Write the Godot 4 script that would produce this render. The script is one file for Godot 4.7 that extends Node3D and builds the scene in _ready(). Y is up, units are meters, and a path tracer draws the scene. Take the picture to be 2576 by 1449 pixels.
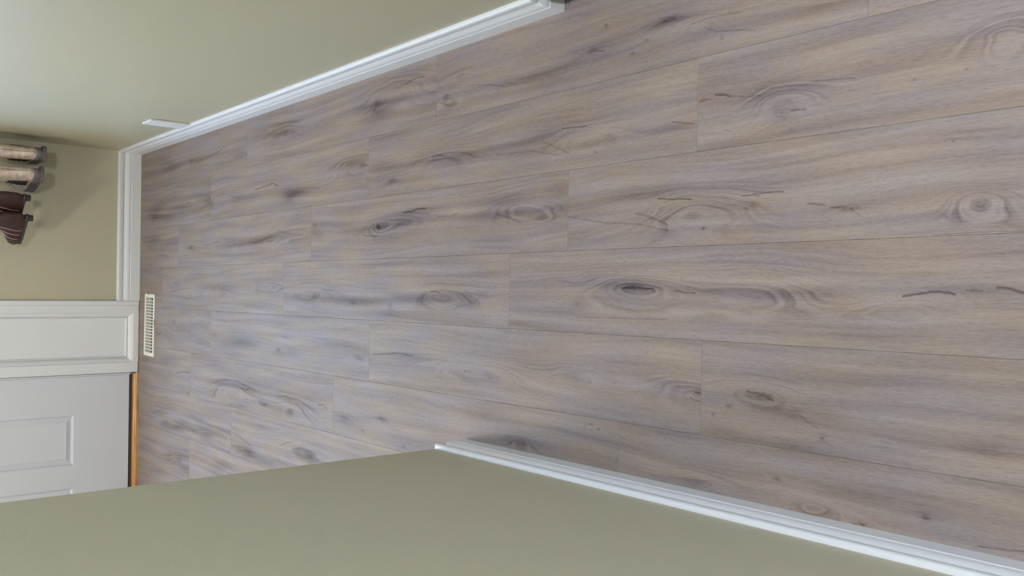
extends Node3D
# A narrow hall seen from chest height, camera turned on its side: grey-brown plank floor,
# white baseboards, sage walls, and a white entry door with sidelight at the far end.
# x = to the right of the hall, y = up, -z = towards the door. Metres.

const PLANK_W := 0.1804
const PLANK_L := 1.22
const SEAM_X := 0.45446           # seam between the first and second row of planks
const WALL_R := 0.6445            # right wall face
const WALL_L := -0.385            # left wall face
const WALL_B := -4.4215           # back wall face
const CORNER_L := -1.808          # where the left wall ends
const CORNER_R := -1.488          # where the right wall ends

# Where each row's butt joints fall (one joint lies at z = -offset).
const ROW_OFFSET := {-2: 3.55, -1: 3.9, 0: 3.192, 1: 3.538, 2: 3.896, 3: 4.097, 4: 3.522, 5: 3.736, 6: 3.308, 7: 3.738, 8: 3.008, 9: 3.42, 10: 3.8, 11: 3.2}

# Figure of the wood, plank by plank ("row,plank"), in metres from the plank's far right corner:
# [0 swirl, along, across, half length, half width, rings]  [1 knot, along, across, half length, half width, depth]
# [2 crack, along, across, to along, to across, width, depth]  [3 patch, along, across, half length, half width, tone]
const FIGURE := {
	"0,-1": [[1, 0.6559, 0.0977, 0.0227, 0.0067, 0.8],
		[2, 0.6924, 0.1081, 0.7891, 0.1084, 0.0025, 0.5],
		[2, 0.7891, 0.1084, 0.8652, 0.1005, 0.0024, 0.5],
		[2, 0.8652, 0.1005, 0.9866, 0.0873, 0.0024, 0.5],
		[3, 0.554, 0.1057, 0.2055, 0.0239, -0.1],
		[3, 1.1515, 0.1108, 0.0726, 0.0211, -0.1],
		[3, 0.2514, 0.084, 0.2059, 0.0254, -0.06]],
	"0,0": [[0, 0.3109, 0.0951, 0.1255, 0.0358, 4],
		[1, 0.3171, 0.1, 0.0214, 0.0082, 0.8],
		[3, 0.2607, 0.0817, 0.1813, 0.0307, -0.07],
		[3, 1.1088, 0.0768, 0.124, 0.0442, -0.1],
		[2, 1.0702, 0.0537, 1.0983, 0.0508, 0.002, 0.8],
		[2, 1.0983, 0.0508, 1.1277, 0.0472, 0.002, 0.8],
		[2, 1.1277, 0.0472, 1.1626, 0.0501, 0.002, 0.8],
		[1, 0.9208, 0.0875, 0.0155, 0.0093, 0.9],
		[0, 1.0275, 0.069, 0.1493, 0.043, 5],
		[3, 0.8876, 0.0988, 0.1096, 0.0283, -0.09]],
	"0,1": [[1, 0.044, 0.1215, 0.0161, 0.0084, 0.9],
		[0, 0.062, 0.1316, 0.0524, 0.023, 3],
		[1, 0.108, 0.0804, 0.0188, 0.0072, 0.6],
		[0, 0.2214, 0.1291, 0.0927, 0.0139, 3],
		[2, 0.1358, 0.1087, 0.226, 0.121, 0.0013, 0.5],
		[2, 0.226, 0.121, 0.3065, 0.1386, 0.0013, 0.5],
		[2, 0.019, 0.1333, 0.0588, 0.1478, 0.0014, 0.6],
		[2, 0.0588, 0.1478, 0.0939, 0.149, 0.0014, 0.6],
		[1, 0.5879, 0.1094, 0.0169, 0.0061, 0.8],
		[2, 0.5817, 0.0995, 0.5844, 0.1173, 0.0014, 0.6],
		[2, 0.5867, 0.1091, 0.6227, 0.1155, 0.0015, 0.8],
		[1, 0.6278, 0.0647, 0.0047, 0.0068, 0.7],
		[3, 0.5746, 0.1171, 0.1061, 0.0226, -0.08],
		[3, 0.3767, 0.1392, 0.1614, 0.015, -0.1],
		[3, 0.2557, 0.0354, 0.1756, 0.0343, 0.05],
		[1, 0.8021, 0.0889, 0.0262, 0.0055, 0.9],
		[3, 0.798, 0.0895, 0.0501, 0.0127, -0.1],
		[1, 0.7409, 0.118, 0.0064, 0.0033, 0.6],
		[1, 0.7031, 0.1373, 0.0055, 0.0041, 0.7],
		[1, 0.929, 0.1534, 0.0045, 0.0052, 0.8],
		[0, 0.8773, 0.1197, 0.0376, 0.0138, 3],
		[2, 0.8869, 0.1248, 0.915, 0.137, 0.0015, 0.4],
		[2, 0.915, 0.137, 1.0036, 0.1547, 0.0015, 0.4],
		[2, 0.858, 0.1108, 0.9054, 0.1078, 0.0015, 0.4],
		[2, 0.9054, 0.1078, 0.9686, 0.1149, 0.0015, 0.4],
		[3, 0.858, 0.1108, 0.0752, 0.0201, -0.07],
		[3, 1.0536, 0.1789, 0.1076, 0.0212, 0.06],
		[3, 1.1236, 0.1461, 0.0729, 0.0109, -0.07]],
	"1,-1": [[1, 1.1925, 0.0993, 0.0377, 0.0096, 0.6],
		[2, 0.9534, 0.0925, 0.9948, 0.092, 0.0025, 0.8],
		[3, 1.0886, 0.0838, 0.2507, 0.0427, -0.1],
		[1, 0.5421, 0.1299, 0.0487, 0.0128, 0.6],
		[3, 0.606, 0.1118, 0.1804, 0.0397, -0.12]],
	"1,0": [[2, 0.4181, 0.0917, 0.4893, 0.0874, 0.0023, 0.9],
		[2, 0.4893, 0.0874, 0.5644, 0.0795, 0.0023, 0.9],
		[2, 0.5644, 0.0795, 0.6093, 0.0917, 0.0022, 0.9],
		[1, 0.7089, 0.1352, 0.0357, 0.0122, 0.6],
		[3, 0.7208, 0.1321, 0.1018, 0.0216, -0.12],
		[0, 0.0993, 0.0958, 0.1545, 0.0313, 4],
		[0, 1.133, 0.0764, 0.1383, 0.0363, 5],
		[1, 1.1826, 0.0802, 0.0232, 0.0084, 0.9],
		[2, 1.1919, 0.0811, 1.2172, 0.0836, 0.0018, 0.7],
		[3, 1.1331, 0.0812, 0.1382, 0.0267, -0.1],
		[3, 0.0575, 0.0502, 0.2319, 0.0189, 0.05]],
	"1,1": [[0, 0.372, 0.1088, 0.1306, 0.0359, 6],
		[2, 0.3312, 0.0938, 0.3534, 0.0931, 0.0019, 0.9],
		[2, 0.3534, 0.0931, 0.3717, 0.094, 0.0019, 0.9],
		[2, 0.3717, 0.094, 0.3844, 0.0986, 0.0019, 0.9],
		[1, 0.1322, 0.1392, 0.021, 0.0102, 0.6],
		[3, 0.1788, 0.0885, 0.1564, 0.0291, -0.12],
		[3, 0.408, 0.1178, 0.1194, 0.0229, -0.08],
		[0, 0.9175, 0.1183, 0.112, 0.0295, 7],
		[1, 0.946, 0.1493, 0.0048, 0.0034, 1],
		[2, 0.8382, 0.0835, 0.8731, 0.0872, 0.0015, 0.8],
		[2, 0.8731, 0.0872, 0.9158, 0.0903, 0.0015, 0.8],
		[3, 0.6818, 0.0968, 0.1919, 0.0209, -0.12],
		[3, 0.9359, 0.1249, 0.0593, 0.0241, -0.07],
		[1, 0.9858, 0.1217, 0.0162, 0.0085, 0.4],
		[3, 0.9835, 0.1222, 0.0346, 0.0186, -0.05],
		[2, 0.7715, 0.1058, 0.8218, 0.1245, 0.0022, 0.35],
		[2, 0.8218, 0.1245, 0.8613, 0.1424, 0.0021, 0.35],
		[2, 0.6068, 0.1188, 0.7399, 0.1242, 0.0019, 0.35],
		[2, 0.7399, 0.1242, 0.8549, 0.1488, 0.0018, 0.35],
		[3, 0.5898, 0.0436, 0.1907, 0.0157, 0.06],
		[3, 1.1573, 0.1244, 0.0592, 0.0094, -0.07],
		[2, 1.1571, 0.1134, 1.1871, 0.1198, 0.0016, 0.6],
		[2, 1.1871, 0.1198, 1.2115, 0.1247, 0.0015, 0.6],
		[3, 0.6074, 0.1481, 0.2019, 0.0136, 0.03],
		[3, 1.1045, 0.045, 0.1301, 0.0209, 0.08]],
	"1,2": [[1, 0.012, 0.0834, 0.0113, 0.003, 0.8],
		[2, 0.0053, 0.0832, 0.0335, 0.0846, 0.0015, 0.5],
		[2, 0.0436, 0.0787, 0.0609, 0.08, 0.0022, 0.9],
		[2, 0.0609, 0.08, 0.0772, 0.0855, 0.0022, 0.9],
		[2, 0.0772, 0.0855, 0.114, 0.0922, 0.0015, 0.4],
		[2, 0.114, 0.0922, 0.1396, 0.0941, 0.0014, 0.4],
		[0, 0.193, 0.1062, 0.0696, 0.028, 5],
		[1, 0.1853, 0.133, 0.0207, 0.0112, 0.5],
		[3, 0.1812, 0.1254, 0.0474, 0.0183, -0.1],
		[2, 0.2044, 0.1317, 0.217, 0.1307, 0.0021, 0.7],
		[2, 0.217, 0.1307, 0.2332, 0.1325, 0.0021, 0.7],
		[3, 0.2735, 0.0989, 0.0433, 0.0121, 0.03],
		[1, 0.4235, 0.115, 0.0031, 0.0025, 0.8],
		[1, 0.5024, 0.1128, 0.0035, 0.003, 0.7],
		[0, 0.5627, 0.0763, 0.0622, 0.0344, 7],
		[3, 0.4234, 0.1088, 0.1179, 0.0186, -0.05],
		[2, 0.2434, 0.087, 0.288, 0.0914, 0.0014, 0.4],
		[2, 0.288, 0.0914, 0.3237, 0.0956, 0.0013, 0.4],
		[3, 0.033, 0.0468, 0.0544, 0.0106, -0.05],
		[2, 0.131, 0.0819, 0.2126, 0.0886, 0.0013, 0.3],
		[2, 0.2126, 0.0886, 0.2585, 0.0916, 0.0012, 0.3]],
	"2,-1": [[3, 1.0317, 0.0512, 0.171, 0.0214, -0.14],
		[1, 0.8393, 0.0844, 0.0223, 0.0092, 0.5]],
	"2,0": [[0, 1.0972, 0.0846, 0.1698, 0.0188, 4],
		[2, 0.9749, 0.0684, 1.0825, 0.0894, 0.0022, 0.4],
		[2, 1.0825, 0.0894, 1.1698, 0.0904, 0.0021, 0.4],
		[0, 0.8894, 0.104, 0.1271, 0.017, 4],
		[0, 0.6905, 0.1043, 0.0916, 0.0148, 3],
		[3, 0.8464, 0.1025, 0.2809, 0.02, -0.1],
		[1, 0.1442, 0.1007, 0.0272, 0.0083, 0.7],
		[2, 0.2942, 0.0973, 0.3615, 0.0931, 0.0022, 0.6],
		[2, 0.3615, 0.0931, 0.451, 0.0868, 0.0022, 0.6],
		[3, 0.0984, 0.1043, 0.0912, 0.0135, -0.1]],
	"2,1": [[1, 0.0217, 0.0637, 0.0191, 0.0104, 0.6],
		[3, 0.2073, 0.0827, 0.1658, 0.0197, -0.12],
		[1, 0.4155, 0.0879, 0.0176, 0.0093, 0.8],
		[2, 0.3325, 0.1088, 0.3692, 0.1115, 0.0018, 0.7],
		[2, 0.3692, 0.1115, 0.4161, 0.1146, 0.0018, 0.7],
		[3, 0.0599, 0.0694, 0.0426, 0.0333, -0.06],
		[2, 0.5521, 0.0544, 0.5902, 0.0535, 0.0022, 1],
		[2, 0.5902, 0.0535, 0.6098, 0.0492, 0.0022, 1],
		[2, 0.6098, 0.0492, 0.6599, 0.0491, 0.0022, 1],
		[1, 0.4177, 0.088, 0.0153, 0.0093, 0.8],
		[0, 0.499, 0.0761, 0.1598, 0.0294, 5],
		[3, 0.5197, 0.0693, 0.2133, 0.0247, -0.11],
		[2, 0.7146, 0.0749, 0.7687, 0.0769, 0.0017, 0.5],
		[2, 0.7687, 0.0769, 0.8036, 0.0738, 0.0017, 0.5],
		[0, 1.0715, 0.0766, 0.1301, 0.0318, 6],
		[1, 1.1296, 0.1004, 0.0151, 0.0055, 0.8],
		[3, 1.0276, 0.069, 0.1542, 0.0285, -0.1],
		[3, 1.1139, 0.0747, 0.0412, 0.0129, 0.05],
		[2, 0.9673, 0.0825, 1.0132, 0.0948, 0.0023, 0.35],
		[2, 1.0132, 0.0948, 1.0577, 0.1086, 0.0023, 0.35],
		[3, 1.1813, 0.0432, 0.0392, 0.0234, -0.06]],
	"2,2": [[0, 0.3611, 0.113, 0.1133, 0.0397, 8],
		[1, 0.3758, 0.1473, 0.0047, 0.0038, 1],
		[1, 0.2857, 0.1477, 0.0041, 0.0032, 0.8],
		[2, 0.2028, 0.1072, 0.246, 0.1203, 0.0024, 0.5],
		[2, 0.246, 0.1203, 0.2876, 0.136, 0.0024, 0.5],
		[2, 0.2611, 0.0829, 0.3071, 0.087, 0.0016, 1],
		[2, 0.3071, 0.087, 0.3455, 0.0894, 0.0016, 1],
		[2, 0.4628, 0.0924, 0.4826, 0.0925, 0.0015, 0.8],
		[2, 0.4826, 0.0925, 0.4996, 0.0945, 0.0014, 0.8],
		[2, 0.4868, 0.0906, 0.5162, 0.0907, 0.0014, 0.9],
		[2, 0.5162, 0.0907, 0.5495, 0.0912, 0.0014, 0.9],
		[1, 0.4854, 0.1114, 0.0169, 0.0079, 0.5],
		[3, 0.4743, 0.1128, 0.0504, 0.0159, -0.06],
		[3, 0.135, 0.0821, 0.152, 0.0218, -0.1],
		[3, 0.3849, 0.122, 0.0547, 0.0196, -0.04],
		[3, 0.1111, 0.0423, 0.1339, 0.0136, 0.08],
		[3, 0.1589, 0.1461, 0.098, 0.0133, 0.03],
		[2, 0.0014, 0.1039, 0.1124, 0.1229, 0.0017, 0.4],
		[2, 0.1124, 0.1229, 0.2032, 0.1301, 0.0017, 0.4],
		[2, 0.2032, 0.1301, 0.2857, 0.1477, 0.0016, 0.4],
		[1, 0.6767, 0.1294, 0.0168, 0.0052, 0.9],
		[2, 0.5974, 0.1155, 0.6261, 0.1194, 0.002, 0.7],
		[2, 0.6408, 0.1244, 0.6697, 0.1276, 0.002, 0.7],
		[2, 0.6803, 0.1329, 0.6943, 0.1435, 0.0013, 0.5],
		[1, 0.8824, 0.1361, 0.0134, 0.0088, 0.6],
		[0, 0.8841, 0.1368, 0.0437, 0.0234, 5],
		[1, 0.8323, 0.152, 0.003, 0.0024, 0.7],
		[1, 0.8418, 0.0382, 0.0029, 0.0018, 0.9],
		[3, 0.6906, 0.114, 0.0798, 0.0195, -0.07],
		[3, 0.8136, 0.0804, 0.1138, 0.0158, -0.07],
		[3, 0.6101, 0.0269, 0.1003, 0.0109, 0.06],
		[2, 0.8115, 0.1782, 0.8732, 0.1773, 0.0011, 0.5],
		[2, 0.8732, 0.1773, 0.9419, 0.1775, 0.001, 0.5],
		[1, 0.2676, 0.1747, 0.0103, 0.004, 0.3]],
	"3,0": [[0, 1.1055, 0.0832, 0.1262, 0.0169, 4],
		[1, 0.1721, 0.0701, 0.0195, 0.0052, 0.7],
		[0, 0.5985, 0.1019, 0.1584, 0.0221, 4],
		[3, 0.5273, 0.0911, 0.2783, 0.0288, -0.07],
		[2, 0.0892, 0.1104, 0.2121, 0.1009, 0.0021, 0.5],
		[2, 0.2121, 0.1009, 0.3519, 0.0901, 0.002, 0.5]],
	"3,1": [[0, 0.1764, 0.1033, 0.1304, 0.0314, 5],
		[1, 0.4803, 0.1322, 0.019, 0.0072, 0.7],
		[2, 0.4585, 0.1253, 0.4874, 0.1321, 0.0024, 0.5],
		[3, 0.2538, 0.1091, 0.2282, 0.0307, -0.1],
		[2, 0.2827, 0.091, 0.3196, 0.0921, 0.0018, 0.6],
		[2, 0.3196, 0.0921, 0.3533, 0.0944, 0.0018, 0.6],
		[3, 0.506, 0.1186, 0.1356, 0.0287, -0.06],
		[2, 0.8888, 0.0933, 0.911, 0.0932, 0.0018, 0.9],
		[2, 0.911, 0.0932, 0.9312, 0.0972, 0.0018, 0.9],
		[0, 0.9387, 0.1077, 0.1299, 0.0293, 6],
		[1, 0.6871, 0.1378, 0.0147, 0.0102, 0.6],
		[3, 0.7054, 0.1115, 0.1781, 0.0338, -0.1],
		[3, 0.9566, 0.1054, 0.1366, 0.0229, -0.08],
		[1, 1.1125, 0.0997, 0.0224, 0.0089, 0.5],
		[2, 1.1125, 0.0997, 1.0853, 0.119, 0.0016, 0.4],
		[2, 1.0853, 0.119, 1.0608, 0.1345, 0.0016, 0.4],
		[2, 1.0432, 0.0943, 1.1413, 0.1034, 0.0016, 0.4],
		[2, 1.1413, 0.1034, 1.215, 0.0978, 0.0015, 0.4],
		[3, 1.1735, 0.1563, 0.0604, 0.0213, 0.06]],
	"3,2": [[3, 0.0286, 0.1522, 0.0573, 0.0188, -0.07],
		[0, 0.4282, 0.0834, 0.1692, 0.0403, 9],
		[0, 0.6947, 0.09, 0.1195, 0.0373, 7],
		[1, 0.3977, 0.0811, 0.0261, 0.009, 0.8],
		[3, 0.3955, 0.0811, 0.0643, 0.0196, -0.1],
		[2, 0.3677, 0.0803, 0.4065, 0.0818, 0.0016, 0.9],
		[2, 0.4065, 0.0818, 0.4557, 0.0832, 0.0016, 0.9],
		[1, 0.4558, 0.0872, 0.0052, 0.0024, 0.8],
		[2, 0.51, 0.0869, 0.5308, 0.0891, 0.0016, 0.8],
		[2, 0.5308, 0.0891, 0.558, 0.0912, 0.0015, 0.8],
		[1, 0.5414, 0.0828, 0.0029, 0.0061, 0.6],
		[1, 0.2339, 0.1166, 0.005, 0.0035, 0.9],
		[3, 0.5975, 0.0923, 0.0541, 0.0195, -0.06],
		[2, 0.1661, 0.0649, 0.2306, 0.0712, 0.0018, 0.35],
		[2, 0.2306, 0.0712, 0.2919, 0.0635, 0.0017, 0.35],
		[3, 0.768, 0.0908, 0.0974, 0.0249, -0.05],
		[2, 0.9669, 0.0933, 0.9921, 0.0875, 0.002, 1],
		[2, 0.9921, 0.0875, 1.0227, 0.0842, 0.002, 1],
		[2, 1.0227, 0.0842, 1.0376, 0.0853, 0.0019, 1],
		[2, 1.0376, 0.0853, 1.0465, 0.0888, 0.0019, 1],
		[2, 1.0639, 0.0828, 1.0865, 0.0821, 0.0015, 0.5],
		[2, 1.1075, 0.0785, 1.1248, 0.0796, 0.0023, 0.9],
		[2, 1.1248, 0.0796, 1.1439, 0.0851, 0.0023, 0.9],
		[3, 1.0465, 0.0853, 0.0995, 0.0143, -0.06],
		[0, 0.9542, 0.1174, 0.0748, 0.0138, 5],
		[3, 0.5116, 0.1321, 0.2647, 0.0109, 0.04],
		[2, 0.2319, 0.1455, 0.363, 0.1442, 0.0015, 0.4],
		[2, 0.363, 0.1442, 0.4916, 0.1428, 0.0015, 0.4]],
	"4,0": [[1, 0.0457, 0.0941, 0.0322, 0.0094, 0.5],
		[1, 0.6646, 0.0752, 0.0242, 0.0081, 0.5],
		[1, 0.6103, 0.1204, 0.0187, 0.0069, 0.8],
		[2, 0.598, 0.1294, 0.6451, 0.1404, 0.0018, 0.4],
		[3, 0.4166, 0.1184, 0.3468, 0.0288, -0.07],
		[1, 1.1669, 0.1164, 0.0277, 0.0083, 0.7],
		[2, 1.1315, 0.1103, 1.1833, 0.119, 0.0017, 0.6],
		[2, 1.1888, 0.0654, 1.1942, 0.0982, 0.0014, 0.4],
		[3, 1.1074, 0.1058, 0.1388, 0.0302, -0.07]],
	"4,1": [[0, 0.5135, 0.108, 0.1839, 0.0338, 7],
		[0, 0.8661, 0.0891, 0.0738, 0.0175, 4],
		[3, 0.6313, 0.1041, 0.1831, 0.021, -0.06],
		[2, 0.0218, 0.1, 0.1339, 0.0898, 0.0021, 0.7],
		[2, 0.1339, 0.0898, 0.1853, 0.0879, 0.002, 0.7],
		[2, 0.1853, 0.0879, 0.2332, 0.0926, 0.002, 0.7],
		[3, 0.1549, 0.1009, 0.1569, 0.0246, -0.05],
		[1, 0.4721, 0.1151, 0.0084, 0.004, 0.5],
		[3, 0.5195, 0.0031, 0.1689, 0.0139, 0.05],
		[3, 0.6296, 0.0133, 0.0591, 0.0115, -0.06],
		[0, 1.1928, 0.1001, 0.1014, 0.0291, 6],
		[1, 1.2111, 0.1015, 0.0123, 0.0068, 0.9],
		[2, 1.193, 0.1116, 1.217, 0.1168, 0.0015, 0.5],
		[3, 1.1784, 0.113, 0.0756, 0.0215, -0.08],
		[3, 1.1575, 0.0295, 0.0677, 0.0171, -0.05],
		[3, 0.9389, 0.0255, 0.1357, 0.0221, 0.04],
		[2, 0.6772, 0.1806, 0.842, 0.1794, 0.0015, 0.5],
		[3, 0.6022, 0.1788, 0.1733, 0.0096, 0.05]],
	"4,2": [[1, 0.1376, 0.092, 0.0213, 0.005, 1],
		[2, 0.1046, 0.0865, 0.1384, 0.0912, 0.0021, 0.8],
		[2, 0.1384, 0.0912, 0.1591, 0.0977, 0.0021, 0.8],
		[3, 0.1301, 0.0891, 0.0569, 0.0171, -0.09],
		[1, 0.029, 0.1382, 0.0055, 0.0037, 0.9],
		[1, 0.0658, 0.1187, 0.008, 0.0037, 0.6],
		[1, 0.203, 0.1118, 0.0155, 0.0062, 0.5],
		[3, 0.2412, 0.1057, 0.0997, 0.0148, -0.07],
		[2, 0.2108, 0.1158, 0.2263, 0.1277, 0.0016, 0.4],
		[2, 0.2263, 0.1277, 0.249, 0.1371, 0.0016, 0.4],
		[1, 0.2552, 0.1531, 0.0052, 0.004, 0.8],
		[0, 0.1259, 0.0895, 0.0729, 0.0257, 4],
		[3, 0.0602, 0.0331, 0.0691, 0.0162, 0.05],
		[3, 0.0348, 0.1651, 0.0707, 0.0119, -0.05],
		[1, 0.3769, 0.1124, 0.0058, 0.0025, 0.5],
		[3, 0.2037, 0.1647, 0.0604, 0.0137, -0.06],
		[3, 0.519, 0.1338, 0.0326, 0.0116, -0.05],
		[3, 0.5514, 0.1064, 0.0314, 0.0114, -0.05]],
	"5,-1": [[2, 1.0552, 0.0952, 1.122, 0.0884, 0.0025, 0.8],
		[2, 1.122, 0.0884, 1.21, 0.0851, 0.0025, 0.8]],
	"5,0": [[0, 0.4308, 0.1194, 0.1735, 0.0392, 5],
		[1, 0.4387, 0.1293, 0.0445, 0.0135, 0.3],
		[1, 0.7174, 0.1398, 0.0327, 0.0099, 0.9],
		[2, 0.6704, 0.1332, 0.7307, 0.1441, 0.0028, 0.5],
		[2, 0.519, 0.1024, 0.5514, 0.1039, 0.0021, 0.7],
		[2, 0.5514, 0.1039, 0.5867, 0.0993, 0.002, 0.7],
		[1, 0.9247, 0.1453, 0.0178, 0.0094, 0.7],
		[0, 0.9538, 0.1275, 0.1275, 0.0372, 4],
		[3, 0.5661, 0.1173, 0.4155, 0.0496, -0.08],
		[2, 1.1218, 0.1008, 1.1537, 0.0987, 0.002, 0.8],
		[2, 1.1537, 0.0987, 1.1802, 0.1073, 0.002, 0.8]],
	"5,1": [[1, 0.0744, 0.1231, 0.0291, 0.0085, 0.7],
		[3, 0.0696, 0.1248, 0.0954, 0.0219, -0.08],
		[1, 0.2881, 0.1008, 0.0257, 0.008, 1],
		[3, 0.3098, 0.104, 0.1233, 0.0204, -0.1],
		[1, 0.182, 0.1485, 0.0092, 0.0035, 0.8],
		[1, 0.4067, 0.1623, 0.008, 0.0055, 0.6],
		[1, 1.1625, 0.022, 0.0047, 0.0034, 0.8],
		[1, 1.1396, 0.0154, 0.0072, 0.0043, 0.4],
		[1, 0.9098, 0.0861, 0.02, 0.0084, 0.6],
		[0, 0.9098, 0.0861, 0.0369, 0.0112, 2],
		[3, 0.9353, 0.0789, 0.1213, 0.0148, -0.06],
		[2, 0.7672, 0.0003, 0.8908, 0.0002, 0.0015, 0.5],
		[3, 0.8619, 0.0365, 0.1939, 0.0152, -0.05]],
	"5,2": [[0, 0.1935, 0.0854, 0.0831, 0.0167, 5],
		[2, 0.0932, 0.0957, 0.1935, 0.0884, 0.0016, 0.3],
		[2, 0.1935, 0.0884, 0.2313, 0.0843, 0.0015, 0.3],
		[1, 0.3824, 0.054, 0.0088, 0.0063, 0.6],
		[3, 0.3823, 0.0519, 0.0317, 0.0167, 0.03],
		[0, 0.4566, 0.0881, 0.0545, 0.0201, 6],
		[1, 0.5414, 0.1029, 0.0136, 0.0058, 0.9],
		[1, 0.6455, 0.0699, 0.0097, 0.0055, 0.9],
		[3, 0.6461, 0.0698, 0.0241, 0.0109, -0.06],
		[3, 0.493, 0.0534, 0.1216, 0.0145, -0.06],
		[2, 0.7232, 0.0969, 0.7557, 0.0942, 0.0015, 0.6],
		[2, 0.7557, 0.0942, 0.7854, 0.0908, 0.0015, 0.6],
		[3, 0.7169, 0.0901, 0.0546, 0.0152, -0.06]],
	"6,-1": [[0, 0.5015, 0.1228, 0.1955, 0.0384, 4],
		[0, 1.0326, 0.1219, 0.1427, 0.0282, 4],
		[3, 0.7118, 0.119, 0.3878, 0.0436, -0.08],
		[1, 0.8362, 0.1387, 0.0309, 0.0082, 0.5]],
	"6,0": [[2, 0.0234, 0.0966, 0.0901, 0.1044, 0.003, 0.5],
		[2, 0.0901, 0.1044, 0.1795, 0.1216, 0.0029, 0.5],
		[1, 0.1733, 0.1457, 0.0481, 0.0145, 0.7],
		[3, 0.1803, 0.1447, 0.1343, 0.0289, -0.1],
		[0, 0.5821, 0.0818, 0.1504, 0.0288, 5],
		[1, 0.6387, 0.0906, 0.0329, 0.0103, 0.9],
		[3, 0.6163, 0.0873, 0.1349, 0.0207, -0.08]],
	"7,-1": [[1, 1.1105, 0.1067, 0.0376, 0.0135, 0.6],
		[0, 1.1943, 0.0956, 0.1976, 0.0397, 4],
		[3, 1.1481, 0.1027, 0.3468, 0.0434, -0.1]],
	"7,0": [[3, 0.3553, 0.0686, 0.2221, 0.0306, -0.08]],
}

var taken := {}
var jobs := []
var M := {}

# ------------------------------------------------------------------ helpers
func put(node: Node3D, called: String, parent: Node = self) -> Node3D:
	if parent == self:
		var n: int = taken.get(called, 0)
		taken[called] = n + 1
		node.name = called if n == 0 else "%s_%03d" % [called, n]
	else:
		node.name = called
	parent.add_child(node, true)
	return node

func obj(called: String, st, material: Material, parent: Node = self) -> MeshInstance3D:
	var mi := MeshInstance3D.new()
	mi.mesh = st.commit() if st is SurfaceTool else st
	mi.material_override = material
	put(mi, called, parent)
	return mi

func thing(called: String, at: Vector3, label: String, category: String, group := "") -> Node3D:
	var o := Node3D.new()
	o.position = at
	put(o, called)
	return tag(o, label, category, group)

func tag(o: Node3D, label: String, category: String, group := "") -> Node3D:
	o.set_meta("label", label)
	o.set_meta("category", category)
	if group:
		o.set_meta("group", group)
	return o

func struct(o: Node3D, label: String, category: String) -> Node3D:
	o.set_meta("kind", "structure")
	return tag(o, label, category)

func start() -> SurfaceTool:
	var st := SurfaceTool.new()
	st.begin(Mesh.PRIMITIVE_TRIANGLES)
	return st

# a flat convex face, its front towards n
func face(st: SurfaceTool, pts: Array, n: Vector3, uvs: Array = []) -> void:
	var flip: bool = (pts[1] - pts[0]).cross(pts[2] - pts[0]).dot(n) > 0.0
	for i in range(1, pts.size() - 1):
		var order := [0, i + 1, i] if flip else [0, i, i + 1]
		for k in order:
			st.set_normal(n)
			st.set_uv(uvs[k] if uvs else Vector2(pts[k].x + pts[k].z * 0.37, pts[k].y + pts[k].z))
			st.add_vertex(pts[k])

# a box with chamfered edges
func box(st: SurfaceTool, a: Vector3, b: Vector3, c := 0.0) -> void:
	if c <= 0.0:
		for ax in 3:
			for s in 2:
				var n := Vector3.ZERO
				n[ax] = 1.0 if s else -1.0
				var pts := []
				for q in [[0, 0], [1, 0], [1, 1], [0, 1]]:
					var p := Vector3.ZERO
					p[ax] = b[ax] if s else a[ax]
					p[(ax + 1) % 3] = b[(ax + 1) % 3] if q[0] else a[(ax + 1) % 3]
					p[(ax + 2) % 3] = b[(ax + 2) % 3] if q[1] else a[(ax + 2) % 3]
					pts.append(p)
				face(st, pts, n)
		return
	var mid := (a + b) / 2
	var h := (b - a) / 2
	for ax in 3:
		var u := (ax + 1) % 3
		var w := (ax + 2) % 3
		for s in [-1, 1]:
			var n := Vector3.ZERO
			n[ax] = s
			var pts := []
			for q in [[-1, -1], [1, -1], [1, 1], [-1, 1]]:
				var p := mid
				p[ax] += s * h[ax]
				p[u] += q[0] * (h[u] - c)
				p[w] += q[1] * (h[w] - c)
				pts.append(p)
			face(st, pts, n)
			for s2 in [-1, 1]:
				var pts2 := []
				for q in [[0, -1], [0, 1], [1, 1], [1, -1]]:
					var p := mid
					p[ax] += s * (h[ax] - (c if q[0] else 0.0))
					p[u] += s2 * (h[u] - (0.0 if q[0] else c))
					p[w] += q[1] * (h[w] - c)
					pts2.append(p)
				var n2 := Vector3.ZERO
				n2[ax] = s
				n2[u] = s2
				face(st, pts2, n2.normalized())
	for sx in [-1, 1]:
		for sy in [-1, 1]:
			for sz in [-1, 1]:
				var s3 := Vector3(sx, sy, sz)
				var o := mid + s3 * h
				face(st, [o - s3 * Vector3(0, c, c), o - s3 * Vector3(c, 0, c), o - s3 * Vector3(c, c, 0)], s3.normalized())

func box_obj(called: String, a: Vector3, b: Vector3, material: Material, parent: Node = self, c := 0.0) -> MeshInstance3D:
	var st := start()
	box(st, a, b, c)
	return obj(called, st, material, parent)

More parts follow.
